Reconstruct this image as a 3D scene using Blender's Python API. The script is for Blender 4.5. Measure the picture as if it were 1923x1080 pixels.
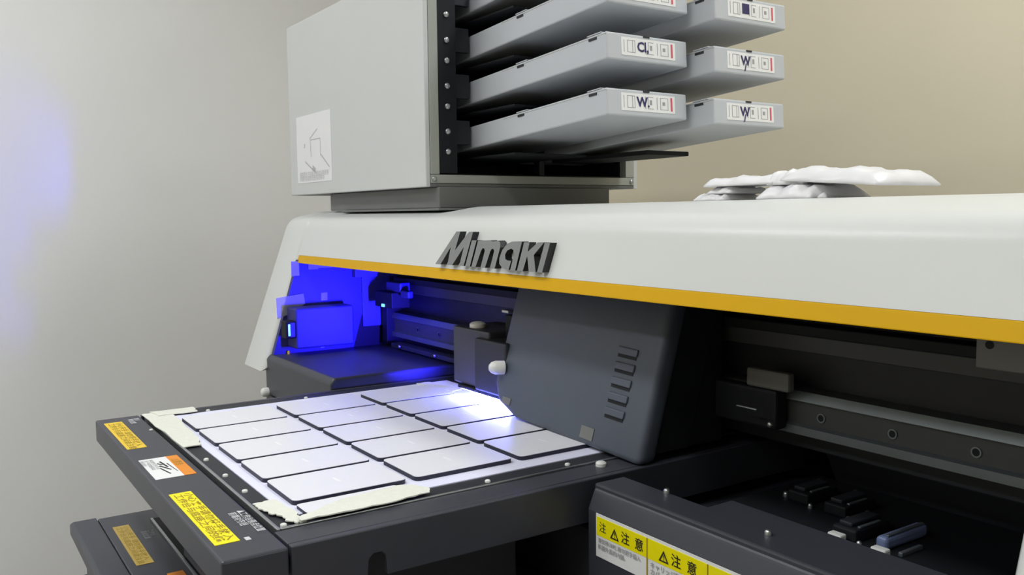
import bpy, bmesh, math, random
from mathutils import Vector, Matrix

# ------------------------------------------------------------------ camera, light, exposure
for o in list(bpy.data.objects):
    bpy.data.objects.remove(o, do_unlink=True)
SC = bpy.context.scene
COL = SC.collection
S, OZ = 0.3, 1.25            # one layout unit = 0.3 m; layout z = 0 lies 1.25 m above the floor
FLOOR = -OZ / S
YAW, PIT, ROL, FPX = 0.590401779, 0.0832568506, 0.0109480531, 1656.71855


def setup_camera():
    fw = Vector((-math.cos(YAW) * math.cos(PIT), math.sin(YAW) * math.cos(PIT), -math.sin(PIT)))
    r = fw.cross(Vector((0, 0, 1))).normalized()
    d = fw.cross(r)
    c, s = math.cos(ROL), math.sin(ROL)
    r2, d2 = c * r + s * d, -s * r + c * d
    m = Matrix((r2, -d2, -fw)).transposed().to_4x4()
    m.translation = Vector((0, 0, OZ))
    cd = bpy.data.cameras.new('camera')
    cd.sensor_width = 36.0
    cd.lens = FPX / 1923 * 36.0
    cd.clip_start = 0.01
    co = bpy.data.objects.new('camera', cd)
    co.matrix_world = m
    COL.objects.link(co)
    SC.camera = co


setup_camera()
w = bpy.data.worlds.new('room_air')
SC.world = w
w.use_nodes = True
w.node_tree.nodes['Background'].inputs[0].default_value = (0.75, 0.8, 0.9, 1)
w.node_tree.nodes['Background'].inputs[1].default_value = 0.3
SC.view_settings.view_transform = 'Standard'
SC.view_settings.look = 'None'
SC.view_settings.gamma = 1
SC.view_settings.use_curve_mapping = False
SC.view_settings.exposure = 0.0
PANEL_W = 11.0        # watts of each added ceiling panel, out of view
UV_PANEL = 200.0       # UV lamp window emission


# ------------------------------------------------------------------ materials
MATS = {}


def mat(name, col, rough=0.5, metal=0.0, emit=None, estr=0.0, noise=0.0, nscale=40.0, bump=0.0, bscale=300.0,
        spec=0.5, alpha=1.0, trans=0.0):
    m = bpy.data.materials.new(name)
    m.use_nodes = True
    nt = m.node_tree
    b = nt.nodes['Principled BSDF']
    b.inputs['Base Color'].default_value = (*col, 1)
    b.inputs['Roughness'].default_value = rough
    b.inputs['Metallic'].default_value = metal
    b.inputs['Specular IOR Level'].default_value = spec
    b.inputs['Alpha'].default_value = alpha
    b.inputs['Transmission Weight'].default_value = trans
    if emit:
        b.inputs['Emission Color'].default_value = (*emit, 1)
        b.inputs['Emission Strength'].default_value = estr
    if noise or bump:
        tc = nt.nodes.new('ShaderNodeTexCoord')
    if noise:
        n = nt.nodes.new('ShaderNodeTexNoise')
        n.inputs['Scale'].default_value = nscale
        n.inputs['Detail'].default_value = 4
        nt.links.new(tc.outputs['Object'], n.inputs['Vector'])
        r = nt.nodes.new('ShaderNodeMapRange')
        r.inputs['To Min'].default_value = 1 - noise
        r.inputs['To Max'].default_value = 1 + noise
        nt.links.new(n.outputs['Fac'], r.inputs['Value'])
        mx = nt.nodes.new('ShaderNodeMix')
        mx.data_type = 'RGBA'
        mx.blend_type = 'MULTIPLY'
        mx.inputs['Factor'].default_value = 1
        mx.inputs[6].default_value = (*col, 1)
        nt.links.new(r.outputs['Result'], mx.inputs[7])
        nt.links.new(mx.outputs[2], b.inputs['Base Color'])
    if bump:
        n2 = nt.nodes.new('ShaderNodeTexNoise')
        n2.inputs['Scale'].default_value = bscale
        n2.inputs['Detail'].default_value = 3
        nt.links.new(tc.outputs['Object'], n2.inputs['Vector'])
        bp = nt.nodes.new('ShaderNodeBump')
        bp.inputs['Strength'].default_value = bump
        bp.inputs['Distance'].default_value = 0.002
        nt.links.new(n2.outputs['Fac'], bp.inputs['Height'])
        nt.links.new(bp.outputs['Normal'], b.inputs['Normal'])
    MATS[name] = m
    return m


mat('wall_paint_grey_light', (0.86, 0.86, 0.865), 0.85, noise=0.04, nscale=3, bump=0.15, bscale=60)  # wall paint with the greyer light on it put into the colour
mat('wall_paint_warm_light', (0.80, 0.72, 0.55), 0.85, noise=0.04, nscale=3, bump=0.15, bscale=60)  # same wall paint, its warmer light put into the colour
mat('floor_tile', (0.35, 0.34, 0.33), 0.5, noise=0.1, nscale=6)
mat('ceiling_paint', (0.8, 0.8, 0.78), 0.9, noise=0.02)
mat('white_shell', (0.655, 0.665, 0.645), 0.32, noise=0.015, nscale=8, bump=0.04, bscale=900)
mat('yellow_band', (0.66, 0.37, 0.0), 0.5, spec=0.2, noise=0.03, nscale=20)
mat('charcoal', (0.043, 0.045, 0.058), 0.40, noise=0.08, nscale=60, bump=0.08, bscale=1200)
mat('slate_plastic', (0.070, 0.084, 0.112), 0.5, noise=0.06, nscale=30, bump=0.06, bscale=1500)
mat('black_metal', (0.010, 0.011, 0.014), 0.6, noise=0.1, nscale=40, spec=0.25)
mat('dark_grey_metal', (0.024, 0.026, 0.033), 0.5, spec=0.35, noise=0.1, nscale=40)
mat('interior_light_uv_tint', (0.07, 0.07, 0.30), 0.5, noise=0.05, nscale=30)  # lighter plate, blue of the UV light mixed into its colour
mat('interior_uv_tint', (0.028, 0.028, 0.16), 0.5, noise=0.05, nscale=30)  # dark panel with the UV lamp's blue light put into the colour
mat('steel', (0.45, 0.47, 0.48), 0.32, metal=0.9, noise=0.08, nscale=50)
mat('beam_paint', (0.05, 0.052, 0.056), 0.5, noise=0.1, nscale=60)
mat('rail_steel', (0.20, 0.23, 0.25), 0.42, metal=0.7, noise=0.1, nscale=60)
mat('cabinet_grey', (0.60, 0.61, 0.60), 0.5, noise=0.02, nscale=10, bump=0.05, bscale=900)
mat('cabinet_rim', (0.36, 0.37, 0.33), 0.5, noise=0.03, nscale=20)
mat('neck_grey', (0.15, 0.153, 0.147), 0.5, noise=0.04, nscale=20)
mat('cartridge_plastic', (0.50, 0.525, 0.56), 0.45, noise=0.03, nscale=20, bump=0.04, bscale=900)
mat('label_paper', (0.80, 0.80, 0.80), 0.6, noise=0.02)
mat('label_line', (0.33, 0.33, 0.34), 0.6, noise=0.05)
mat('faint_print', (0.50, 0.50, 0.52), 0.6, noise=0.05)
mat('label_red', (0.62, 0.10, 0.13), 0.6, noise=0.05)
mat('marker_ink', (0.022, 0.018, 0.10), 0.5, noise=0.2, nscale=100)
mat('print_black', (0.02, 0.018, 0.015), 0.6, noise=0.1)
mat('print_brown', (0.33, 0.22, 0.01), 0.6, noise=0.1)
mat('print_white', (0.62, 0.62, 0.64), 0.6, noise=0.05)
mat('label_yellow', (0.83, 0.56, 0.03), 0.5, noise=0.05, nscale=80)
mat('label_bright_yellow', (0.90, 0.80, 0.0), 0.45, noise=0.04, nscale=80)
mat('label_ochre', (0.52, 0.36, 0.08), 0.55, noise=0.06, nscale=80)
mat('label_orange', (0.80, 0.27, 0.02), 0.5, noise=0.04)
mat('media_sheet', (0.78, 0.78, 0.95), 0.55, noise=0.015)  # violet tint puts the white sheet's glow under UV into the colour
mat('card_white', (0.80, 0.80, 0.85), 0.35, noise=0.01)
mat('card_mark', (0.92, 0.92, 0.93), 0.4, noise=0.01)
mat('card_edge', (0.012, 0.014, 0.035), 0.5, noise=0.1)
mat('masking_tape', (0.74, 0.74, 0.66), 0.7, noise=0.06, nscale=120, bump=0.4, bscale=250)
mat('clear_tape', (0.35, 0.35, 0.38), 0.4, noise=0.05, alpha=0.5)
mat('sticker_grey', (0.30, 0.30, 0.36), 0.5, noise=0.25, nscale=300)
mat('white_plastic', (0.75, 0.75, 0.73), 0.4, noise=0.03)
mat('bag_plastic', (0.86, 0.85, 0.87), 0.3, noise=0.02, trans=0.12)
mat('logo_face', (0.20, 0.205, 0.205), 0.45, noise=0.05)
mat('logo_side', (0.008, 0.008, 0.009), 0.5, noise=0.05)
mat('wiper_blue', (0.16, 0.20, 0.36), 0.4, noise=0.05)
mat('uv_window', (0.1, 0.1, 0.3), 0.3, emit=(0.14, 0.16, 1.0), estr=UV_PANEL)
mat('uv_side_glow', (0.1, 0.1, 0.3), 0.3, emit=(0.06, 0.06, 1.0), estr=25)  # added side glow that lights the inner panel blue
mat('blue_led_and_latch', (0.1, 0.3, 0.5), 0.3, emit=(0.15, 0.5, 1.0), estr=2.2)
mat('added_panel_glow', (0.9, 0.9, 0.9), 0.5, emit=(0.95, 0.985, 1.0), estr=3.0)


# ------------------------------------------------------------------ mesh helpers (all in layout units)
def V(x, y, z):
    return Vector((x * S, y * S, z * S + OZ))


def new():
    return bmesh.new()


def poly_prism(bm, pts, axis, a, b):
    """closed outline in the two other axes, extruded along axis from a to b"""
    def mk(p, t):
        if axis == 'x':
            return V(t, p[0], p[1])
        if axis == 'y':
            return V(p[0], t, p[1])
        return V(p[0], p[1], t)
    va = [bm.verts.new(mk(p, a)) for p in pts]
    vb = [bm.verts.new(mk(p, b)) for p in pts]
    n = len(pts)
    bm.faces.new(va)
    bm.faces.new(list(reversed(vb)))
    for i in range(n):
        bm.faces.new([va[(i + 1) % n], va[i], vb[i], vb[(i + 1) % n]])
    return va, vb


def box(bm, x0, x1, y0, y1, z0, z1, skew=0.0):
    """skew: shift of y per unit z (leaning faces)"""
    def p(x, y, z):
        return bm.verts.new(V(x, y + skew * (z - z0), z))
    v = [p(x0, y0, z0), p(x1, y0, z0), p(x1, y1, z0), p(x0, y1, z0), p(x0, y0, z1), p(x1, y0, z1), p(x1, y1, z1), p(x0, y1, z1)]
    for f in ((0, 3, 2, 1), (4, 5, 6, 7), (0, 1, 5, 4), (1, 2, 6, 5), (2, 3, 7, 6), (3, 0, 4, 7)):
        bm.faces.new([v[i] for i in f])
    return v


def cyl(bm, c, axis, r, h, seg=16, r2=None, cap_round=False):
    """cylinder from c along axis ('x','y','z' or Vector) length h, layout units"""
    ax = {'x': Vector((1, 0, 0)), 'y': Vector((0, 1, 0)), 'z': Vector((0, 0, 1))}.get(axis, axis) if isinstance(axis, str) else axis.normalized()
    t = Vector((0, 0, 1)) if abs(ax.z) < .9 else Vector((1, 0, 0))
    u = ax.cross(t).normalized()
    v = ax.cross(u)
    r2 = r if r2 is None else r2
    prof = [(0, r), (h, r2)]
    if cap_round:
        prof = [(0, r), (h * .6, r), (h * .85, r * .8), (h, r * .45)]
    c = Vector(c)
    rings = []
    for (d, rr) in prof:
        ring = []
        for i in range(seg):
            a = 2 * math.pi * i / seg
            q = c + ax * d + (u * math.cos(a) + v * math.sin(a)) * rr
            ring.append(bm.verts.new(V(*q)))
        rings.append(ring)
    bm.faces.new(rings[0])
    bm.faces.new(list(reversed(rings[-1])))
    for a, b in zip(rings, rings[1:]):
        for i in range(seg):
            bm.faces.new([a[(i + 1) % seg], a[i], b[i], b[(i + 1) % seg]])


def bevel(bm, r, seg=2, ang=0.5):
    bmesh.ops.recalc_face_normals(bm, faces=bm.faces)
    ed = [e for e in bm.edges if len(e.link_faces) == 2 and e.calc_face_angle(0) > ang]
    bmesh.ops.bevel(bm, geom=ed, offset=r * S, segments=seg, profile=0.5, affect='EDGES', clamp_overlap=True)
    return bm


def wpos(o):
    p = Vector((0, 0, 0))
    while o is not None:
        p += o.location
        o = o.parent
    return p


def link(name, me, parent=None):
    o = bpy.data.objects.new(name, me)
    COL.objects.link(o)
    if parent:
        o.parent = parent
    return o


def obj(name, bm, m, parent=None, smooth=False, mats=None):
    bmesh.ops.recalc_face_normals(bm, faces=bm.faces)
    if parent is not None:
        off = wpos(parent)
        loc = Vector((0, 0, 0))
    else:
        co = [v.co for v in bm.verts]
        lo = Vector((min(c.x for c in co), min(c.y for c in co), min(c.z for c in co)))
        hi = Vector((max(c.x for c in co), max(c.y for c in co), 0))
        off = Vector(((lo.x + hi.x) / 2, (lo.y + hi.y) / 2, lo.z))
        loc = off
    bmesh.ops.translate(bm, vec=-off, verts=bm.verts)
    me = bpy.data.meshes.new(name)
    bm.to_mesh(me)
    bm.free()
    for mm in (mats or [m]):
        me.materials.append(MATS[mm])
    if smooth:
        for p in me.polygons:
            p.use_smooth = True
    o = link(name, me, parent)
    o.location = loc
    return o


def smooth_by_angle(o, ang=0.6):
    me = o.data
    for p in me.polygons:
        p.use_smooth = True
    bm = bmesh.new()
    bm.from_mesh(me)
    for e in bm.edges:
        if len(e.link_faces) == 2 and e.calc_face_angle(0) > ang:
            e.smooth = False
    bm.to_mesh(me)
    bm.free()
    return o


def tag(o, label, cat, group=None):
    o['label'] = label
    o['category'] = cat
    if group:
        o['group'] = group
    return o


def struct(o, label=None):
    o['kind'] = 'structure'
    return o


def thing(name, loc, label, cat, group=None):
    o = bpy.data.objects.new(name, None)
    COL.objects.link(o)
    o.location = V(*loc)
    return tag(o, label, cat, group)


def bpart(name, m, parent, x0, x1, y0, y1, z0, z1, r=0.006, skew=0.0, seg=2):
    bm = new()
    box(bm, x0, x1, y0, y1, z0, z1, skew)
    if r:
        bevel(bm, r, seg)
    return obj(name, bm, m, parent)


def cpart(name, m, parent, c, axis, r, h, seg=16, cap_round=True):
    bm = new()
    cyl(bm, c, axis, r, h, seg, cap_round=cap_round)
    return smooth_by_angle(obj(name, bm, m, parent), 0.7)


def text(name, body, size, o, r, u, m, parent, align='LEFT', bold=0.0, space=1.0, line=1.0, sx=1.0):
    """flat printed text, o/r/u in layout units: origin, reading direction, up direction"""
    c = bpy.data.curves.new('lettering', 'FONT')
    c.body = body
    c.align_x = align
    c.offset = bold
    c.space_character = space
    c.space_line = line
    c.resolution_u = 2
    t = bpy.data.objects.new('lettering', c)
    COL.objects.link(t)
    me = bpy.data.meshes.new_from_object(t)
    bpy.data.objects.remove(t)
    bpy.data.curves.remove(c)
    O, R, U = Vector(o), Vector(r).normalized(), Vector(u).normalized()
    off = wpos(parent)
    for v in me.vertices:
        q = O + R * (v.co.x * size * sx) + U * (v.co.y * size)
        v.co = V(*q) - off
    me.materials.clear()
    me.materials.append(MATS[m])
    ob = link(name, me, parent)
    return ob


def quad(bm, pts):
    return bm.faces.new([bm.verts.new(V(*p)) for p in pts])


def slab_on(name, m, parent, corners, n, t=0.002):
    """thin plate: corners on a surface, lifted along n by t"""
    bm = new()
    n = Vector(n).normalized() * t
    lo = [bm.verts.new(V(*c)) for c in corners]
    hi = [bm.verts.new(V(*(Vector(c) + n))) for c in corners]
    k = len(corners)
    bm.faces.new(lo)
    bm.faces.new(hi)
    for i in range(k):
        bm.faces.new([lo[i], lo[(i + 1) % k], hi[(i + 1) % k], hi[i]])
    return obj(name, bm, m, parent)


# ------------------------------------------------------------------ the room
XL, XR, YF, YB, ZT = -9.6, 13.0, -10.0, 6.0, (2.75 - OZ) / S


def room():
    t = 0.3
    for n, m, a in (('floor', 'floor_tile', (XL - t, XR + t, YF - t, YB + t, FLOOR - t, FLOOR)),
                    ('ceiling', 'ceiling_paint', (XL - t, XR + t, YF - t, YB + t, ZT, ZT + t)),
                    ('wall_left', 'wall_paint_grey_light', (XL - t, XL, YF, YB, FLOOR, ZT)),
                    ('wall_right', 'wall_paint_grey_light', (XR, XR + t, YF, YB, FLOOR, ZT)),
                    ('wall_back', 'wall_paint_warm_light', (XL - t, XR + t, YB, YB + t, FLOOR, ZT)),
                    ('wall_front', 'wall_paint_warm_light', (XL - t, XR + t, YF - t, YF, FLOOR, ZT))):
        bm = new()
        box(bm, *a)
        struct(obj(n, bm, m))
    for n, a in (('baseboard_left', (XL, XL + .04, YF, YB, FLOOR, FLOOR + .3)), ('baseboard_back', (XL + .04, XR, YB - .04, YB, FLOOR, FLOOR + .3))):
        bm = new()
        box(bm, *a)
        bevel(bm, 0.01)
        struct(obj(n, bm, 'dark_grey_metal'))


room()


def added_ceiling_panel(x, y, label):  # unseen fixture added to light the printer and the walls
    t = thing('added_ceiling_light', (x, y, ZT - .16), label, 'ceiling light', 'panel lights on the ceiling')
    bpart('housing', 'white_plastic', t, x - 2.0, x + 2.0, y - .55, y + .55, ZT - .12, ZT, 0.01)
    bpart('diffuser', 'added_panel_glow', t, x - 1.92, x + 1.92, y - .48, y + .48, ZT - .16, ZT - .12, 0)
    ld = bpy.data.lights.new('panel_glow', 'AREA')
    ld.shape = 'RECTANGLE'
    ld.size, ld.size_y = 3.8 * S, 0.95 * S
    ld.energy = PANEL_W
    ld.color = (0.95, 0.985, 1.0)
    lo = bpy.data.objects.new('panel_glow', ld)
    COL.objects.link(lo)
    lo.parent = t
    lo.location = (0, 0, -.02 * S)


for (x, y) in ((-6.2, -1.2), (-1.4, -1.2), (-5.2, -6.0), (-.4, -6.0), (-1.0, 4.6), (4.5, 4.6)):
    added_ceiling_panel(x, y, 'white rectangular panel light fixed on the ceiling')


# ------------------------------------------------------------------ printer
def hood_y(z):
    return 2.16 + 0.35 * (z + 0.32)


def hood_profile(top, back=4.2, zb=-0.268, n=10):
    """outline in (y,z): leaning front, rounded shoulder, flat top, back, underside"""
    pts = [(hood_y(zb), zb)]
    d = Vector((0.35, 1.0)).normalized()
    corner = Vector((hood_y(-.018), -.018))
    crest = Vector((2.52, top))
    up = (crest - corner).normalized()
    def arc(p0, p1, p2):
        for i in range(n + 1):
            t = i / n
            q = p0 * (1 - t) ** 2 + p1 * 2 * t * (1 - t) + p2 * t * t
            pts.append((q.x, q.y))
    arc(corner - d * .075, corner, corner + up * .08)
    arc(crest - up * .07, crest, crest + Vector((.09, 0)))
    pts += [(back, top), (back, zb)]
    return pts


printer = thing('flatbed_printer', (-3.45, 3.0, -2.2), 'white-hooded flatbed printer with a yellow stripe and dark interior', 'printer')


def build_printer():
    P = printer
    # hood: lofted along x, the top dips a little under the ink cabinet
    bm = new()
    rings = []
    for x, top in ((-5.905, .033), (-5.75, .024), (-4.35, .020), (-4.12, .043), (-0.995, .043)):
        rings.append([bm.verts.new(V(x, *p)) for p in hood_profile(top)])
    n = len(rings[0])
    bm.faces.new(rings[0])
    bm.faces.new(list(reversed(rings[-1])))
    for a, b in zip(rings, rings[1:]):
        for i in range(n):
            bm.faces.new([a[(i + 1) % n], a[i], b[i], b[(i + 1) % n]])
    smooth_by_angle(obj('hood', bm, 'white_shell', P), 0.5)
    # yellow stripe below the hood edge
    bm = new()
    z0, z1 = -.322, -.268
    poly_prism(bm, [(hood_y(z0), z0), (hood_y(z1), z1), (hood_y(z1) + .1, z1), (hood_y(z0) + .1, z0)], 'x', -5.9, -1.0)
    bevel(bm, .004)
    obj('yellow_stripe', bm, 'yellow_band', P)
    # hood underside
    bpart('hood_underside', 'black_metal', P, -5.9, -1.0, 2.3, 4.15, -.30, -.2681, 0)
    # side covers (white frames)
    for xa, xb in ((-6.36, -5.92), (-.98, -.54)):
        pr = hood_profile(.034, zb=-1.06)
        bm = new()
        poly_prism(bm, pr, 'x', xa, xb)
        bmesh.ops.recalc_face_normals(bm, faces=bm.faces)
        ed = [e for e in bm.edges if len(e.link_faces) == 2 and e.calc_face_angle(0) > .9 and
              abs(e.verts[0].co.x - e.verts[1].co.x) < 1e-6]
        bmesh.ops.bevel(bm, geom=ed, offset=.05 * S, segments=4, profile=.5, affect='EDGES', clamp_overlap=True)
        smooth_by_angle(obj('side_cover', bm, 'white_shell', P), 0.5)
    # base body
    bpart('base', 'charcoal', P, -5.95, -1.0, 2.09, 4.2, -2.2, -1.22, .02)
    # left block with flat dark top
    bm = new()
    poly_prism(bm, [(1.94, -1.22), (1.94, -.975), (1.965, -.945), (4.15, -.945), (4.15, -1.22)], 'x', -5.97, -4.80)
    bevel(bm, .012, 2)
    obj('base_cover', bm, 'charcoal', P)
    bm = new()
    poly_prism(bm, [(1.94, -2.2), (1.94, -1.23), (2.085, -1.23), (2.085, -2.2)], 'x', -5.97, -4.80)
    obj('base_cover', bm, 'charcoal', P)
    cpart('knob', 'white_plastic', P, (-5.93, 1.94, -1.205), 'y', .032, -.05)
    # inner left panel and the parts fixed on it
    bpart('inner_panel', 'interior_uv_tint', P, -5.92, -5.88, 1.97, 2.56, -.945, -.30, 0, skew=.30)
    bpart('inner_panel', 'interior_light_uv_tint', P, -5.92, -5.86, 2.63, 2.85, -.80, -.44, .004)
    bpart('inner_panel', 'interior_light_uv_tint', P, -5.92, -5.82, 2.56, 2.95, -.44, -.38, .004)
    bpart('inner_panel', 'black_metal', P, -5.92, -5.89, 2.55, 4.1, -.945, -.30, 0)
    mb = bpart('motor_cover', 'interior_uv_tint', P, -5.879, -5.70, 2.07, 2.49, -.895, -.62, .012)
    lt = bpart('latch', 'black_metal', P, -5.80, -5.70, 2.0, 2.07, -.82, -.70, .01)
    bpart('latch_bright_strip', 'blue_led_and_latch', lt, -5.715, -5.697, 2.015, 2.03, -.80, -.72, .003)  # emissive strip gives the latch its bright blue
    bpart('latch_body', 'interior_uv_tint', lt, -5.74, -5.698, 2.03, 2.065, -.81, -.71, .004)
    for (ya, za, sy, sz) in ((2.14, -.36, .055, .10), (2.27, -.345, .07, .05), (2.355, -.34, .10, .045), (2.345, -.565, .045, .055), (2.32, -.915, .03, .025)):
        bpart('notice_sticker', 'sticker_grey', P, -5.880, -5.872, ya - sy / 2, ya + sy / 2, za - sz / 2, za + sz / 2, 0)
    cpart('indicator', 'label_yellow', P, (-5.86, 2.07, -.945), 'z', .010, .022, 10)
    # gantry beam with linear rail
    xa, xb = -5.80, -1.0
    bpart('gantry_beam', 'dark_grey_metal', P, xa, xb, 2.90, 3.3, -.95, -.40, .006)
    bpart('beam_band', 'beam_paint', P, xa + .2, xb, 2.84, 2.90, -.55, -.485, .004)
    bpart('beam_ledge', 'black_metal', P, xa + .1, xb, 2.80, 2.92, -.48, -.44, .004)
    bm = new()
    poly_prism(bm, [(2.80, -.735), (2.815, -.70), (2.90, -.695), (2.90, -.868), (2.80, -.868), (2.80, -.836), (2.822, -.828), (2.822, -.74)], 'x', xa + .06, xb)
    rail = obj('linear_rail', bm, 'rail_steel', P)
    bpart('rail_web', 'beam_paint', rail, xa + .06, xb, 2.8205, 2.823, -.828, -.742, 0)
    x = -1.501
    while x > xa + .15:
        bm = new()
        cyl(bm, (x, 2.816, -.79), 'y', .013, .006, 18)
        h = obj('rail_hole', bm, 'black_metal', rail)
        bm = new()
        # raised ring around the hole
        for k in range(18):
            a0, a1 = 2 * math.pi * k / 18, 2 * math.pi * (k + 1) / 18
            ri, ro = .013, .018
            quad(bm, [(x + ri * math.cos(a0), 2.8155, -.79 + ri * math.sin(a0)), (x + ro * math.cos(a0), 2.8155, -.79 + ro * math.sin(a0)),
                      (x + ro * math.cos(a1), 2.8155, -.79 + ro * math.sin(a1)), (x + ri * math.cos(a1), 2.8155, -.79 + ri * math.sin(a1))])
        obj('hole_rim', bm, 'rail_steel', rail)
        x -= .298
    bpart('rail_end_stop', 'black_metal', P, xa - .02, xa + .06, 2.76, 2.92, -.92, -.66, .006)
    # strip with screws below the rail on the left
    bpart('wiring_channel', 'dark_grey_metal', P, -5.6, -4.0, 2.72, 2.80, -.925, -.895, .004)
    for x in (-5.45, -4.95):
        cpart('screw', 'steel', P, (x, 2.715, -.905), 'y', .012, -.012, 10)
    # sensor bracket with blue light at the beam's left end
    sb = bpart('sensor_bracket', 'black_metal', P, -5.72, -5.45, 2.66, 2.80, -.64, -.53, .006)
    bpart('sensor_light', 'blue_led_and_latch', sb, -5.60, -5.56, 2.652, 2.662, -.635, -.615, .002)
    bpart('sensor_arm', 'interior_uv_tint', sb, -5.62, -5.40, 2.70, 2.78, -.53, -.46, .01)
    bpart('sensor_cable_clip', 'interior_uv_tint', sb, -5.40, -5.28, 2.70, 2.74, -.56, -.51, .01)
    bpart('back_panel', 'black_metal', P, -5.88, -1.0, 3.95, 4.1, -1.22, -.30, 0)
    # hanging bracket at the right under the stripe
    br = bpart('hood_bracket', 'neck_grey', P, -1.30, -1.0, 2.42, 2.45, -.44, -.31, .004)
    cpart('bracket_hole', 'black_metal', br, (-1.262, 2.422, -.372), 'y', .012, -.004, 12, False)

    # right front cover: top plate with a notch, front plate
    bm = new()
    poly_prism(bm, [(-2.5, 2.035), (-1.0, 2.035), (-1.0, 2.30), (-2.07, 2.30), (-2.07, 2.178), (-2.5, 2.178)], 'z', -1.03, -1.0)
    bevel(bm, .008, 2)
    obj('front_cover_top', bm, 'charcoal', P)
    bm = new()
    pr = [(2.085, -2.2), (2.085, -1.0315), (2.035, -1.012), (2.026, -1.03), (2.0, -1.09), (2.0, -2.2)]
    poly_prism(bm, pr, 'x', -2.5, -1.0)
    bevel(bm, .012, 3)
    fc = obj('front_cover', bm, 'charcoal', P)
    bpart('front_cover_side', 'charcoal', P, -2.5, -2.47, 2.05, 2.176, -1.22, -1.031, .004)
    for (x, y) in ((-2.253, 2.165), (-1.771, 2.132)):
        cpart('screw', 'steel', P, (x, y, -1.0), 'z', .012, .018, 12)
    # caution label on the front cover
    lb = bpart('caution_label', 'label_paper', fc, -2.445, -1.10, 1.997, 2.0, -1.252, -1.092, 0)
    bpart('label_band', 'label_bright_yellow', fc, -2.44, -1.105, 1.996, 1.998, -1.172, -1.102, 0)
    bpart('label_rule', 'print_brown', fc, -2.174, -2.168, 1.9955, 1.998, -1.250, -1.102, 0)
    bpart('label_rule', 'print_brown', fc, -1.896, -1.890, 1.9955, 1.998, -1.250, -1.102, 0)
    bpart('label_rule', 'print_brown', fc, -1.62, -1.614, 1.9955, 1.998, -1.250, -1.102, 0)
    R_, U_ = (1, 0, 0), (0, 0, 1)
    yy = 1.9945
    for x0 in (-2.36, -2.11, -1.83, -1.56):
        text('caution_lettering', '△', .05, (x0 - .005, yy, -1.160), R_, U_, 'print_black', fc, bold=.01)
        text('caution_lettering', '!', .026, (x0 + .018, yy, -1.153), R_, U_, 'print_black', fc, bold=.02)
        text('caution_lettering', '注  意', .046, (x0 + .055, yy, -1.155), R_, U_, 'print_black', fc, bold=.01)
    text('caution_lettering', '注', .04, (-2.425, yy, -1.15), R_, U_, 'print_black', fc)
    text('caution_lettering', '滑架移动时,请勿把手插入\n机器外盖的内侧。', .0205, (-2.432, yy, -1.195), R_, U_, 'label_line', fc, bold=.012, line=1.15)
    text('caution_lettering', 'キャリッジ動作中は\nカバーの中に手を\n入れないでください。', .024, (-2.155, yy, -1.197), R_, U_, 'label_line', fc, bold=.012)
    text('caution_lettering', 'キャリッジ動作中は\nカバーの中に手を\n入れないでください。', .024, (-1.878, yy, -1.197), R_, U_, 'label_line', fc, bold=.012)

    # maintenance station in the right bay
    bpart('station_tray', 'black_metal', P, -2.46, -1.02, 2.31, 3.6, -1.215, -1.19, 0)
    bm = new()
    poly_prism(bm, [(3.22, -1.19), (3.05, -.88), (3.08, -.88), (3.26, -1.19)], 'x', -2.3, -1.0)
    obj('station_back_plate', bm, 'charcoal', P)
    bpart('station_deck', 'black_metal', P, -2.35, -1.35, 2.5, 3.15, -1.19, -1.13, .01)
    for x, ya, yb in ((-2.125, 2.78, 2.93), (-1.952, 2.77, 2.92), (-1.783, 2.59, 2.75)):
        c = bpart('cap_unit', 'black_metal', P, x - .085, x + .01, ya - .01, yb + .03, -1.13, -1.085, .008)
        bpart('cap_rib', 'rail_steel', c, x - .006, x + .006, ya + .02, yb - .02, -1.085, -1.078, .002)
        bpart('cap_lip', 'dark_grey_metal', c, x - .07, x - .02, ya + .01, yb + .01, -1.085, -1.07, .004)
        cpart('cap_screw', 'steel', c, (x - .075, yb + .02, -1.085), 'z', .009, .01, 10)
        cpart('cap_screw', 'steel', c, (x + .03, ya - .02, -1.13), 'z', .010, .02, 10)
    wp = bpart('wiper_bar', 'wiper_blue', P, -1.715, -1.672, 2.60, 2.845, -1.13, -1.085, .014, seg=3)
    bpart('wiper_edge', 'rail_steel', wp, -1.69, -1.677, 2.62, 2.83, -1.085, -1.079, .003)
    for x, y in ((-1.83, 2.535), (-1.665, 2.535)):
        bpart('white_tab', 'white_plastic', P, x - .025, x + .03, y, y + .035, -1.13, -1.10, .006)
    for x, y in ((-1.74, 2.53), (-2.24, 2.80)):
        cpart('screw', 'steel', P, (x, y, -1.13), 'z', .013, .022, 12)
    bpart('cap_rib', 'rail_steel', P, -1.63, -1.615, 2.60, 2.72, -1.13, -1.115, .003)
    bpart('station_post', 'dark_grey_metal', P, -1.30, -1.24, 2.75, 2.83, -1.19, -1.02, .006)
    cpart('screw', 'steel', P, (-1.27, 2.79, -1.02), 'z', .016, .02, 12)

    # lower front base under the moving table
    bpart('table_base', 'charcoal', P, -4.72, -2.5, .66, 2.085, -2.2, -1.492, .008)
    bm = new()
    poly_prism(bm, [(.655, -1.485), (.55, -1.485), (.535, -1.495), (.535, -1.545), (.60, -1.66), (.60, -2.2), (.655, -2.2)], 'x', -4.72, -2.5)
    bevel(bm, .006)
    tb = obj('table_base_front', bm, 'charcoal', P)
    bpart('edge_strip', 'steel', P, -4.54, -2.6, .872, .884, -1.492, -1.480, .002)
    bpart('base_plate', 'black_metal', P, -4.54, -2.6, .886, 1.9, -1.492, -1.484, 0)
    bl = bpart('faded_label', 'label_ochre', P, -4.535, -3.965, .698, .770, -1.492, -1.490, 0)
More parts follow.
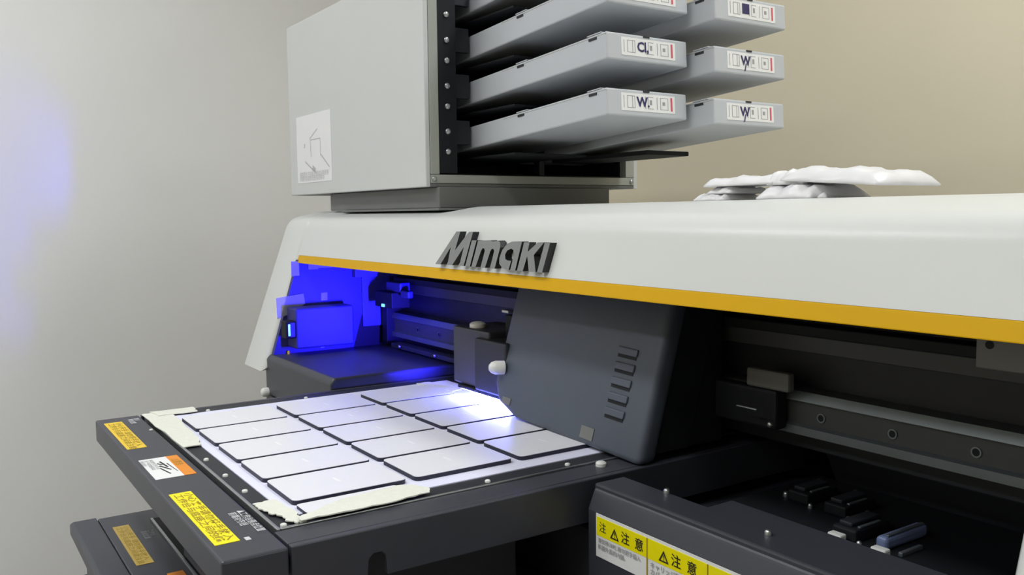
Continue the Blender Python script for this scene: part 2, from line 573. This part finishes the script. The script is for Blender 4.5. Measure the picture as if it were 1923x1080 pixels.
    text('label_lettering', '小心夹手 请勿将手放入\n工作台与底座之间请注意', .030, (-4.515, .741, -1.4895), (1, 0, 0), (0, 1, 0), 'print_brown', bl, bold=.01, sx=1.65)
    text('label_lettering', '工作台\n原点位置', .03, (-4.40, .830, -1.4915), (1, 0, 0), (0, 1, 0), 'label_line', P, bold=.01)
    bpart('orange_label', 'label_orange', P, -3.80, -3.6, .785, .85, -1.492, -1.490, 0)

    # raised logo letters on the hood front
    L = {'M': [(-3.9, -0.247), (-3.781, -0.084), (-3.744, -0.084), (-3.743, -0.174), (-3.66, -0.084), (-3.623, -0.085), (-3.621, -0.246), (-3.663, -0.245), (-3.669, -0.157), (-3.731, -0.246), (-3.777, -0.246), (-3.793, -0.16), (-3.846, -0.247)],
         'i': [(-3.607, -0.246), (-3.612, -0.124), (-3.57, -0.124), (-3.564, -0.246)],
         'm': [(-3.55, -0.246), (-3.555, -0.124), (-3.45, -0.121), (-3.426, -0.126), (-3.382, -0.121), (-3.362, -0.129), (-3.351, -0.151), (-3.348, -0.246), (-3.387, -0.246), (-3.392, -0.169), (-3.402, -0.159), (-3.417, -0.159), (-3.424, -0.17), (-3.43, -0.246), (-3.468, -0.246), (-3.472, -0.17), (-3.482, -0.159), (-3.496, -0.158), (-3.504, -0.169), (-3.513, -0.246)],
         'a': [(-3.234, -0.246), (-3.285, -0.241), (-3.321, -0.223), (-3.333, -0.198), (-3.328, -0.163), (-3.302, -0.133), (-3.267, -0.123), (-3.191, -0.122), (-3.182, -0.247), (-3.221, -0.247), (-3.226, -0.179), (-3.239, -0.16), (-3.26, -0.154), (-3.287, -0.163), (-3.295, -0.181), (-3.283, -0.2), (-3.265, -0.206), (-3.233, -0.207)],
         'k': [(-3.168, -0.247), (-3.173, -0.124), (-3.132, -0.124), (-3.127, -0.164), (-3.071, -0.123), (-3.026, -0.123), (-3.075, -0.176), (-3.028, -0.246), (-3.079, -0.246), (-3.121, -0.182), (-3.124, -0.247)],
         'i2': [(-3.018, -0.246), (-3.021, -0.123), (-2.982, -0.123), (-2.982, -0.246)]}
    for k, pts in L.items():
        bm = new()
        f = [bm.verts.new(V(x, hood_y(z) - .036, z)) for x, z in pts]
        b = [bm.verts.new(V(x, hood_y(z) + .004, z)) for x, z in pts]
        n = len(pts)
        ff = bm.faces.new(f)
        bm.faces.new(list(reversed(b)))
        for i in range(n):
            q = bm.faces.new([f[(i + 1) % n], f[i], b[i], b[(i + 1) % n]])
            q.material_index = 1
        bmesh.ops.triangulate(bm, faces=[ff])
        lo = obj('logo_letter', bm, 'logo_face', P, mats=['logo_face', 'logo_side'])
        lo['label'] = 'raised grey logo letter'


build_printer()


def build_stand():
    st = thing('printer_stand', (-3.45, 2.4, FLOOR), 'dark steel stand carrying the flatbed printer', 'stand')
    bpart('top_frame', 'black_metal', st, -5.9, -1.05, .7, 4.15, -2.3, -2.2, .01)
    bpart('lower_shelf', 'dark_grey_metal', st, -5.8, -1.15, .8, 4.05, -3.8, -3.74, .01)
    for x in (-5.85, -1.3):
        for y in (.75, 3.9):
            bpart('leg', 'black_metal', st, x, x + .2, y, y + .2, FLOOR, -2.3, .01)


build_stand()


# ------------------------------------------------------------------ printing table
def build_table():
    T = thing('printing_table', (-3.64, 1.7, -1.484), 'dark printing table slid out of the printer, with warning labels on its front bar', 'printing table')
    # front bar
    bpart('front_bar', 'charcoal', T, -4.74, -2.54, .676, .878, -1.105, -1.0, .008)
    # side rails and skirts
    bm = new()
    poly_prism(bm, [(.886, -1.165), (.886, -1.0), (3.3, -1.0), (3.3, -1.165), (1.205, -1.165), (1.20, -1.10), (1.185, -1.085), (1.155, -1.085), (1.14, -1.10), (1.135, -1.165),
                    (1.03, -1.165), (1.03, -1.14), (1.01, -1.125), (.985, -1.125), (.965, -1.14), (.965, -1.165)], 'x', -2.57, -2.54)
    bevel(bm, .004, 2)
    obj('side_skirt', bm, 'charcoal', T)
    bpart('side_rail', 'charcoal', T, -2.695, -2.571, .886, 3.3, -1.03, -1.0, .003)
    bpart('side_skirt', 'charcoal', T, -4.74, -4.71, .886, 3.3, -1.165, -1.0, .004)
    bpart('frame_floor', 'black_metal', T, -4.70, -2.575, .886, 3.3, -1.10, -1.04, 0)
    # vacuum bed plate with bright edge strips
    bpart('bed_plate', 'dark_grey_metal', T, -4.70, -2.715, .91, 3.3, -1.04, -1.002, 0)
    bpart('edge_strip', 'steel', T, -4.70, -2.70, .896, .909, -1.04, -.995, .003)
    bpart('edge_strip', 'steel', T, -2.714, -2.701, .909, 3.3, -1.04, -.995, .003)
    for (x, y) in ((-3.678, .934), (-3.404, .934), (-3.164, .936), (-2.735, .93), (-4.62, 1.193), (-4.62, 1.721), (-2.745, 1.72), (-2.745, 2.097)):
        cpart('bed_screw', 'white_plastic', T, (x, y, -1.002), 'z', .011, .010, 10)
    bpart('lift_column', 'charcoal', T, -3.95, -2.75, .89, 1.85, -1.484, -1.10, .008)
    cpart('screw', 'steel', T, (-3.2, .89, -1.33), 'y', .012, -.012, 10)
    cpart('lock_knob', 'white_plastic', T, (-2.655, 2.195, -1.0), 'z', .022, .02, 14)
    # labels on the front bar
    X, U = (1, 0, 0), (0, 1, 0)
    l1 = bpart('yellow_label', 'label_yellow', T, -4.63, -4.045, .697, .778, -1.0, -.9985, 0)
    text('label_lettering', '小心夹手 请勿将手放入\n工作台与底座之间请注意', .033, (-4.605, .745, -.998), X, U, 'print_brown', l1, bold=.01, sx=1.55)
    l2 = bpart('warning_label', 'label_paper', T, -3.83, -3.505, .700, .806, -1.0, -.9985, 0)
    bpart('warning_header', 'label_orange', l2, -3.83, -3.505, .806, .852, -1.0, -.9985, 0)
    text('label_lettering', '△警告', .036, (-3.77, .815, -.998), X, U, 'print_brown', l2)
    text('label_lettering', '移动部件会夹伤手指\n运行中请勿触摸本机\n的移动部分', .018, (-3.81, .736, -.998), X, U, 'label_line', l2)
    # pictogram: hand under a moving plate
    bm = new()
    for pts in ([(-3.76, .765), (-3.66, .775), (-3.66, .783), (-3.76, .773)], [(-3.74, .755), (-3.71, .77), (-3.70, .766), (-3.73, .750)],
                [(-3.70, .757), (-3.62, .785), (-3.61, .780), (-3.69, .750)], [(-3.66, .752), (-3.56, .770), (-3.555, .764), (-3.655, .746)],
                [(-3.72, .785), (-3.58, .797), (-3.58, .800), (-3.72, .790)]):
        quad(bm, [(a, b, -.998) for a, b in pts])
    obj('pictogram', bm, 'print_black', l2)
    l3 = bpart('bright_label', 'label_bright_yellow', T, -3.285, -2.683, .697, .774, -1.0, -.9985, 0)
    text('label_lettering', '小心夹手请勿将手放入\n工作台与底座之间的缝', .033, (-3.265, .743, -.998), X, U, 'print_brown', l3, bold=.015, sx=1.7)
    text('white_lettering', '▲工作台原点位置\n 前端对齐线', .030, (-2.965, .846, -.9985), X, U, 'print_white', T, bold=.01)
    text('white_lettering', '原点\n基准位置', .028, (-4.66, .838, -.9985), X, U, 'print_white', T, bold=.01)
    bpart('white_mark', 'print_white', T, -2.70, -2.672, .79, .806, -1.0, -.9985, 0)
    cpart('screw', 'white_plastic', T, (-4.36, .86, -1.0), 'z', .009, .006, 10)
    # media on the bed: top-level things
    sh = new()
    box(sh, -4.60, -2.806, .976, 2.60, -1.002, -.998)
    tag(obj('media_sheet', sh, 'media_sheet'), 'white backing sheet laid flat under the white cards', 'sheet')


build_table()


# ------------------------------------------------------------------ cards in a grid
def build_cards():
    X0, Y0, PX, PY = -4.171, 1.022, .3194, .4752
    WX, WY, TH, Z0 = .297, .438, .018, -.998
    def rr(x0, x1, y0, y1, r, n=4):
        pts = []
        for cx, cy, a0 in ((x1 - r, y1 - r, 0), (x0 + r, y1 - r, 90), (x0 + r, y0 + r, 180), (x1 - r, y0 + r, 270)):
            for i in range(n + 1):
                a = math.radians(a0 + 90 * i / n)
                pts.append((cx + r * math.cos(a), cy + r * math.sin(a)))
        return pts
    first = None
    rows = ['fifth row from the long tape', 'fourth row from the long tape', 'third row from the long tape',
            'second row from the long tape', 'row beside the long tape']
    colsn = ['first from the labelled bar', 'second from the labelled bar', 'third from the labelled bar']
    for j in range(3):
        for i in range(5):
            x1 = X0 + i * PX
            y0 = Y0 + j * PY
            lab = 'white card in the %s, %s' % (rows[i], colsn[j])
            if first is None:
                r = thing('white_card', (x1, y0, Z0), lab, 'card', 'white cards laid out on the printing bed')
                bm = new()
                poly_prism(bm, rr(x1 - WX, x1, y0, y0 + WY, .022), 'z', Z0, Z0 + TH - .002)
                obj('card_body', bm, 'card_edge', r)
                bm = new()
                poly_prism(bm, rr(x1 - WX + .001, x1 - .001, y0 + .001, y0 + WY - .001, .021), 'z', Z0 + TH - .002, Z0 + TH)
                f = obj('printed_face', bm, 'card_white', r)
                bm = new()
                cx, cy, z = x1 - WX / 2, y0 + WY / 2, Z0 + TH + .0004
                quad(bm, [(cx - .035, cy - .006, z), (cx + .02, cy - .002, z), (cx + .035, cy + .008, z), (cx - .03, cy + .003, z)])
                obj('printed_mark', bm, 'card_mark', f)
                first = r
            else:
                r = first.copy()
                COL.objects.link(r)
                r.location = V(x1, y0, Z0)
                r['label'] = lab
                for ch in first.children:
                    c = ch.copy()
                    COL.objects.link(c)
                    c.parent = r
                    for g in ch.children:
                        d = g.copy()
                        COL.objects.link(d)
                        d.parent = c
    bm = new()
    poly_prism(bm, rr(-2.873, -2.765, 1.022, 1.40, .012), 'z', Z0, Z0 + .012)
    o = obj('card_strip', bm, 'card_white')
    o.data.materials.append(MATS['card_edge'])
    for p in o.data.polygons:
        if abs(p.normal.z) < .5:
            p.material_index = 1
    tag(o, 'narrow white card strip half hidden under the long masking tape', 'card')


build_cards()


# ------------------------------------------------------------------ masking tape
def tape(name, outline, z, label, group, h=.003, m='masking_tape', jag=0.0, seed=1):
    random.seed(seed)
    pts = []
    for i, a in enumerate(outline):
        b = outline[(i + 1) % len(outline)]
        n = 5
        for k in range(n):
            t = k / n
            q = (a[0] + (b[0] - a[0]) * t + random.uniform(-jag, jag), a[1] + (b[1] - a[1]) * t + random.uniform(-jag, jag))
            pts.append(q)
    bm = new()
    va, vb = poly_prism(bm, pts, 'z', z, z + h)
    for a, b in zip(va, vb):
        d = random.uniform(0, .002) * S
        b.co.z += d
    bmesh.ops.triangulate(bm, faces=bm.faces)
    return tag(obj(name, bm, m), label, 'tape', group)


G = 'masking tape holding the backing sheet'
tape('masking_tape', [(-4.70, .884), (-3.92, .90), (-3.91, .975), (-4.03, .99), (-4.46, 1.02), (-4.60, 1.01), (-4.70, .95)], -.9945, 'cream masking tape along the front bar at the far corner of the bed', G, jag=.006, seed=3)
tape('masking_tape', [(-4.715, .93), (-4.60, .95), (-4.59, 1.13), (-4.71, 1.145)], -.990, 'short cream tape over the left bed edge by the far corner', G, jag=.006, seed=4)
tape('masking_tape', [(-2.985, .905), (-2.93, .912), (-2.86, .925), (-2.81, .945), (-2.76, .945), (-2.715, .965), (-2.715, .995), (-2.82, 1.0), (-2.985, .985)], -.9945, 'torn cream tape scrap at the near corner of the bed', G, jag=.006, seed=5)
tape('masking_tape', [(-2.70, .975), (-2.694, 1.12), (-2.696, 1.30), (-2.715, 1.455), (-2.75, 1.475), (-2.815, 1.455), (-2.85, 1.40), (-2.825, 1.18), (-2.80, 1.10), (-2.765, 1.06), (-2.735, .98)], -.985, 'long cream masking tape along the right bed edge', G, jag=.005, seed=6)
tape('masking_tape', [(-4.60, 2.40), (-4.40, 2.42), (-4.28, 2.46), (-4.28, 2.52), (-4.45, 2.50), (-4.60, 2.49)], -.997, 'greyish tape at the sheet end below the lamp housing', G, jag=.006, seed=7)
tt = slab_on('clear_tape', 'clear_tape', None, [(-5.868, 2.0, -.70), (-5.868, 2.105, -.66), (-5.868, 2.20, -.605), (-5.868, 2.19, -.535), (-5.868, 1.995, -.555)], (1, 0, 0), .004)
tag(tt, 'clear tape scrap stuck inside the left side cover', 'tape')


# ------------------------------------------------------------------ print carriage
def car_y(z):
    return 2.30 + 0.30 * (z + 0.97)


def build_carriage():
    C = thing('print_carriage', (-3.1, 2.5, -1.0), 'slate print carriage with louvred front and glowing UV lamp over the cards', 'print carriage')
    # front cover: leaning plate with chamfered lower left corner
    def leaning(pts, t0, t1):
        bm = new()
        a = [bm.verts.new(V(x, car_y(z) + t0, z)) for x, z in pts]
        b = [bm.verts.new(V(x, car_y(z) + t1, z)) for x, z in pts]
        n = len(pts)
        bm.faces.new(a)
        bm.faces.new(list(reversed(b)))
        for i in range(n):
            bm.faces.new([a[(i + 1) % n], a[i], b[i], b[(i + 1) % n]])
        return bm
    out = [(-3.66, -.33), (-3.665, -.83), (-3.605, -.917), (-3.44, -.970), (-2.545, -.998), (-2.555, -.33)]
    bm = leaning(out, 0, .10)
    bevel(bm, .03, 4)
    fc = smooth_by_angle(obj('front_cover', bm, 'slate_plastic', C), .5)
    # carriage body behind the cover
    bpart('carriage_body', 'black_metal', C, -3.60, -2.56, 2.52, 2.78, -.965, -.33, .01)
    bpart('carriage_body', 'black_metal', C, -3.60, -2.558, 2.385, 2.58, -.965, -.33, .004, skew=.30)
    # louvres
    for k in range(5):
        zc = -.575 - k * .062
        xc = -2.745
        bm = leaning([(xc - .062, zc - .012), (xc + .062, zc - .016), (xc + .062, zc + .014), (xc - .062, zc + .018)], -.010, .002)
        for v in bm.verts:
            pass
        bevel(bm, .005, 2)
        obj('louvre', bm, 'slate_plastic', fc)
        bm = leaning([(xc - .058, zc - .026), (xc + .058, zc - .030), (xc + .058, zc - .017), (xc - .058, zc - .013)], -.002, .002)
        obj('louvre_slot', bm, 'black_metal', fc)
    for (xa, xb, za, zb) in ((-3.555, -3.485, -.915, -.885), (-2.93, -2.845, -.955, -.905)):
        bm = leaning([(xa, za), (xb, za - .003), (xb, zb - .003), (xa, zb)], -.004, .002)
        obj('maker_plate', bm, 'neck_grey', fc)
    # knobs
    cpart('knob', 'white_plastic', C, (-3.60, 2.36, -.755), Vector((-.35, -1, .05)), .034, .075, 18)
    # lamp housing left of the cover
    h = bpart('lamp_housing', 'charcoal', C, -4.17, -3.80, 2.40, 2.70, -.915, -.605, .012)
    bpart('lamp_bracket', 'black_metal', C, -3.80, -3.60, 2.50, 2.78, -.90, -.52, .006)
    bpart('lamp_clip', 'steel', C, -3.74, -3.68, 2.44, 2.48, -.50, -.485, .004)
    cpart('knob', 'white_plastic', h, (-4.02, 2.47, -.605), 'z', .045, .03, 18)
    # UV lamp head: down-facing window, with an added left-facing glow
    lh = bpart('lamp_head', 'black_metal', C, -4.10, -3.62, 2.385, 2.66, -.935, -.917, .004)
    bpart('lamp_shroud', 'dark_grey_metal', C, -3.90, -3.60, 2.37, 2.62, -.916, -.64, .012)
    bm = new()
    quad(bm, [(-4.08, 2.39, -.937), (-4.08, 2.62, -.937), (-3.63, 2.62, -.937), (-3.63, 2.39, -.937)])
    obj('uv_window', bm, 'uv_window', lh)
    ld = bpy.data.lights.new('uv_glow', 'AREA')  # added light aimed left to turn the inner panel blue
    ld.shape = 'RECTANGLE'
    ld.size, ld.size_y = .2 * S, .05 * S
    ld.energy = 1.6
    ld.spread = math.radians(50)
    ld.color = (0.03, 0.02, 1.0)
    lo = bpy.data.objects.new('uv_glow', ld)
    COL.objects.link(lo)
    lo.parent = C
    lo.location = V(-4.19, 2.50, -.82) - V(-3.1, 2.5, -1.0)
    lo.rotation_euler = (0, math.radians(97), 0)
    # added glowing strip on the housing for the UV leaking left
    bm = new()
    quad(bm, [(-4.172, 2.41, -.912), (-4.172, 2.60, -.912), (-4.172, 2.60, -.885), (-4.172, 2.41, -.885)])
    obj('uv_side_glow', bm, 'uv_side_glow', h)
    # cable guide bracket trailing to the right
    bpart('cable_bracket', 'neck_grey', C, -2.40, -2.19, 2.74, 2.78, -.70, -.625, .01)
    bpart('carriage_slider', 'black_metal', C, -2.56, -2.24, 2.73, 2.795, -.855, -.70, .01)
    cpart('slider_screw', 'steel', C, (-2.24, 2.70, -.825), 'y', .012, -.012, 10)
    bpart('guide_pin', 'steel', C, -2.36, -2.26, 2.64, 2.65, -.765, -.76, .001)


build_carriage()


# ------------------------------------------------------------------ ink cabinet with cartridges
def build_cabinet():
    K = thing('ink_cabinet', (-5.5, 3.2, .02), 'light grey ink cabinet with open black racks standing on the printer hood', 'cabinet')
    x0, x1, y0, y1, z0, z1 = -6.62, -4.445, 2.40, 3.99, .158, 1.42
    bpart('neck', 'neck_grey', K, -6.02, -4.42, 2.47, 3.73, .0365, .158, .006)
    bpart('neck_foot', 'neck_grey', K, -5.74, -4.36, 2.43, 3.8, .0245, .0365, .002)
    bpart('front_panel', 'cabinet_grey', K, x0, x1, y0, y0 + .03, z0, z1, .006)
    bpart('back_panel', 'cabinet_grey', K, x0, x1, y1 - .03, y1, z0, z1, .004)
    bpart('left_panel', 'cabinet_grey', K, x0, x0 + .03, y0 + .03, y1 - .03, z0, z1, .004)
    bpart('top_panel', 'cabinet_grey', K, x0 + .03, x1, y0 + .03, y1 - .03, z1 - .03, z1, .004)
    bpart('bottom_panel', 'neck_grey', K, x0 + .03, x1, y0 + .03, y1 - .03, z0, z0 + .02, .004)
    # rims round the opening
    bpart('rim', 'cabinet_rim', K, x1 - .06, x1 + .002, y0 + .031, y0 + .09, z0 + .072, z1 - .031, .004)
    bpart('rim', 'cabinet_rim', K, x1 - .06, x1 + .002, y1 - .10, y1 - .031, z0 + .072, z1 - .031, .004)
    bpart('rim', 'cabinet_rim', K, x1 - .06, x1 + .004, y0 + .031, y1 - .031, z0 + .021, z0 + .070, .004)
    for y in (y0 + .05, y1 - .055):
        cpart('screw', 'steel', K, (x1 + .004, y, z0 + .045), 'x', .014, .012, 12)
    # black inner liner
    bpart('rack_back', 'black_metal', K, x0 + .9, x0 + .92, y0 + .09, y1 - .1, z0 + .071, z1 - .035, 0)
    bpart('rack_floor', 'black_metal', K, x0 + .92, x1 - .062, y0 + .09, y1 - .1, z0 + .071, z0 + .08, 0)
    bpart('rack_side', 'black_metal', K, x0 + .92, x1 - .062, y0 + .091, y0 + .097, z0 + .081, z1 - .035, 0)
    bpart('rack_side', 'black_metal', K, x0 + .92, x1 - .062, y1 - .107, y1 - .101, z0 + .081, z1 - .035, 0)
    bpart('screw_strip', 'black_metal', K, x1 - .06, x1 - .004, y0 + .092, y0 + .21, z0 + .08, z1 - .035, 0)
    z = .36
    k = 0
    while z < 1.36:
        cpart('rack_screw', 'steel', K, (x1 - .004, 2.549, z), 'x', .0165, .014, 14)
        z += .115 if k % 2 == 0 else .142
        k += 1
    bpart('rack_post', 'dark_grey_metal', K, x1 - .20, x1 - .14, 3.293, 3.33, z0 + .081, z1 - .035, 0)
    for r in range(4):
        zz = .41 + .266 * r
        bpart('slot_bracket', 'dark_grey_metal', K, x1 - .10, x1 - .07, 2.62, 2.74, zz, zz + .14, .004)
        bpart('slot_tray', 'black_metal', K, x1 - .9, -4.09, 2.77, 3.28, zz - .082, zz - .07, .003)
        bpart('slot_tray', 'black_metal', K, x1 - .1, -3.66, 3.36, 3.68, .318 + .257 * r, .343 + .257 * r, .004)
    # notice sheet on the front panel
    nt = bpart('notice_sheet', 'label_paper', K, -6.465, -5.805, y0 - .002, y0, .245, .735, 0)
    bm = new()
    yy = y0 - .0026
    for a, b, wd in (((-6.20, .56), (-6.05, .62), .005), ((-6.18, .43), (-6.19, .56), .005), ((-6.18, .55), (-6.0, .55), .004), ((-6.0, .55), (-6.0, .43), .004),
                     ((-6.0, .44), (-5.84, .34), .006), ((-6.30, .40), (-6.10, .31), .006), ((-6.16, .355), (-6.10, .33), .014), ((-6.31, .50), (-6.30, .53), .010)):
        d = Vector((b[0] - a[0], b[1] - a[1])).normalized()
        nn = Vector((-d.y, d.x)) * wd
        quad(bm, [(a[0] - nn.x, yy, a[1] - nn.y), (b[0] - nn.x, yy, b[1] - nn.y), (b[0] + nn.x, yy, b[1] + nn.y), (a[0] + nn.x, yy, a[1] + nn.y)])
    obj('notice_drawing', bm, 'faint_print', nt)
    text('notice_lettering', '请按图示方向插入墨盒后再使用\n详细内容请参阅使用说明书', .040, (-6.42, y0 - .0026, .292), (1, 0, 0), (0, 0, 1), 'faint_print', nt, line=.8)
    return K


build_cabinet()


def build_cartridges():
    W, H, Ln = .53, .130, 1.75
    TILT = math.radians(-3.6)
    proto = None
    XE = -3.285
    writing = {}
    hand = {(0, 0): 'W.', (1, 0): 'Cl,', (2, 0): 'W', (3, 0): 'C', (0, 1): 'W', (1, 1): 'W', (2, 1): '■', (3, 1): 'M'}
    order = ['lowest', 'second lowest', 'third', 'topmost']
    for c in range(2):
        for r in range(4):
            Y = 2.76 if c == 0 else 3.335
            Z = .468 + .264 * r if c == 0 else .438 + .257 * r
            XC = XE if c == 0 else -3.14      # the rear column sticks out a little further
            if c == 1 and r == 3:
                continue
            where = 'in the rack column by the cabinet front' if c == 0 else 'in the rack column by the beige wall'
            lab = 'grey ink cartridge, %s %s' % (order[r] if not (c == 1 and r == 2) else 'topmost', where)
            if (r, c) == (1, 0):
                lab = 'grey ink cartridge marked CL, above the lowest one by the cabinet front'
            if proto is None:
                t = thing('ink_cartridge', (XE, Y, Z), lab, 'ink cartridge', 'ink cartridges in the open rack')
                b = new()
                box(b, XE - Ln, XE, Y, Y + W, Z, Z + H)
                bevel(b, .008, 2)
                body = obj('case', b, 'cartridge_plastic', t)
                bpart('lid_line', 'cabinet_rim', body, XE - .9, XE - .001, Y - .001, Y + .002, Z + H - .012, Z + H - .009, 0)
                for xx in (XE - .10, XE - .72):
                    bpart('clip', 'dark_grey_metal', body, xx - .03, xx + .03, Y - .004, Y + .004, Z + H - .024, Z + H - .012, .001)
                    bpart('clip_cover', 'cartridge_plastic', body, xx - .045, xx + .06, Y - .001, Y + .03, Z + H, Z + H + .006, .002)
                bpart('clip', 'dark_grey_metal', body, XE - .004, XE + .004, Y + .235, Y + .275, Z + H - .010, Z + H - .002, .001)
                lb = bpart('end_label', 'label_paper', body, XE - .001, XE + .002, Y + .09, Y + .445, Z + .026, Z + .112, 0)
                lx = XE + .0024
                b2 = new()
                def rect(ya, yb, za, zb, bmx):
                    quad(bmx, [(lx, Y + ya, Z + za), (lx, Y + yb, Z + za), (lx, Y + yb, Z + zb), (lx, Y + ya, Z + zb)])
                for ya in (.105, .128, .160, .175, .245, .262, .322, .345, .395):
                    rect(ya, ya + .004, .040, .100, b2)
                for ya, yb in ((.128, .175), (.262, .300), (.345, .395)):
                    rect(ya, yb, .040, .043, b2)
                    rect(ya, yb, .097, .100, b2)
                rect(.275, .290, .060, .085, b2)
                rect(.360, .378, .062, .080, b2)
                obj('printed_rules', b2, 'label_line', body)
                b3 = new()
                rect(.415, .428, .036, .104, b3)
                obj('red_stripe', b3, 'label_red', body)
                proto = t
                kids = list(t.children)
                mine = t
            else:
                mine = proto.copy()
                COL.objects.link(mine)
                mine.location = V(XC, Y, Z)
                mine['label'] = lab
                for ch in proto.children:
                    cc = ch.copy()
                    COL.objects.link(cc)
                    cc.parent = mine
                    for g in ch.children:
                        if g.name.startswith('handwriting'):
                            continue
                        d = g.copy()
                        COL.objects.link(d)
                        d.parent = cc
            writing[(r, c)] = (mine, XC, Y, Z, hand[(r, c)])
    for (r, c), (t, XC, Y, Z, s) in writing.items():
        case = t.children[0]
        sz = .066
        ob = text('handwriting', s, sz, (XC + .0036, Y + .19, Z + .050), (0, 1, 0), (0, 0, 1), 'marker_ink', case, bold=.03)
        if c == 1 and r < 2:
            text('handwriting', '/', .05, (XC + .0036, Y + .215, Z + .022), (0, 1, 0), (0, 0, 1), 'marker_ink', case, bold=.04)
        t.rotation_euler = (0, TILT, 0)


build_cartridges()


# ------------------------------------------------------------------ plastic pouches on the hood
def pouch(x, y, z, lx, ly, h, rz, tilt, seed, label):
    random.seed(seed)
    bm = new()
    nx, ny = 26, 12
    ph = [random.uniform(0, 6.28) for _ in range(8)]
    def hgt(u, v):
        e = (1 - .75 * abs(u) ** 10) * (1 - .75 * abs(v) ** 8)
        wv = .78 + .10 * math.sin(7 * u + ph[0] + 2 * v) + .08 * math.sin(15 * u - 6 * v + ph[1]) + .05 * math.sin(23 * v + ph[2] + 9 * u)
        return max(.08, e * wv)
    top, bot = [], []
    for i in range(nx + 1):
        tr, br_ = [], []
        for j in range(ny + 1):
            u, v = 2 * i / nx - 1, 2 * j / ny - 1
            ex = 1 + .03 * math.sin(9 * v + ph[3])
            ey = 1 + .05 * math.sin(6 * u + ph[4])
            px, py = u * lx / 2 * ex, v * ly / 2 * ey
            c, s = math.cos(rz), math.sin(rz)
            gx, gy = x + px * c - py * s, y + px * s + py * c
            base = z + max(0, tilt * (px + lx / 2) if tilt > 0 else tilt * (px - lx / 2))
            tr.append(bm.verts.new(V(gx, gy, base + h * hgt(u, v) + .002)))
            br_.append(bm.verts.new(V(gx, gy, base + (.012 * h * math.sin(11 * u + ph[5]) if 0 < j < ny else 0))))
        top.append(tr)
        bot.append(br_)
    for i in range(nx):
        for j in range(ny):
            bm.faces.new([top[i][j], top[i + 1][j], top[i + 1][j + 1], top[i][j + 1]])
            bm.faces.new([bot[i][j], bot[i][j + 1], bot[i + 1][j + 1], bot[i + 1][j]])
    for i in range(nx):
        bm.faces.new([top[i][0], bot[i][0], bot[i + 1][0], top[i + 1][0]])
        bm.faces.new([top[i][ny], top[i + 1][ny], bot[i + 1][ny], bot[i][ny]])
    for j in range(ny):
        bm.faces.new([top[0][j], top[0][j + 1], bot[0][j + 1], bot[0][j]])
        bm.faces.new([top[nx][j], bot[nx][j], bot[nx][j + 1], top[nx][j + 1]])
    o = obj('plastic_pouch', bm, 'bag_plastic', smooth=True)
    return tag(o, label, 'plastic pouch', 'white pouches heaped on the hood')


pouch(-2.545, 2.79, .044, .16, .26, .034, .08, 0, 11, 'small white plastic pouch lying flat on the hood by the ink cabinet')
pouch(-2.50, 2.80, .072, .12, .24, .030, -.05, 0, 15, 'small white plastic pouch stacked on the flat small one')
pouch(-2.415, 2.82, .100, .34, .28, .042, .03, .01, 12, 'long white plastic pouch bridging the small stack and the middle pouch')
pouch(-2.14, 2.80, .044, .26, .30, .062, -.1, 0, 13, 'puffy white plastic pouch standing under the heap')
pouch(-2.20, 2.83, .098, .16, .26, .062, .1, 0, 16, 'folded white plastic pouch in the middle of the heap')
pouch(-1.97, 2.83, .082, .42, .32, .062, -.05, -.07, 14, 'large white plastic pouch on the heap, one end jutting out')
pouch(-2.06, 2.72, .044, .10, .10, .022, .3, 0, 17, 'tiny white plastic scrap in front of the heap')
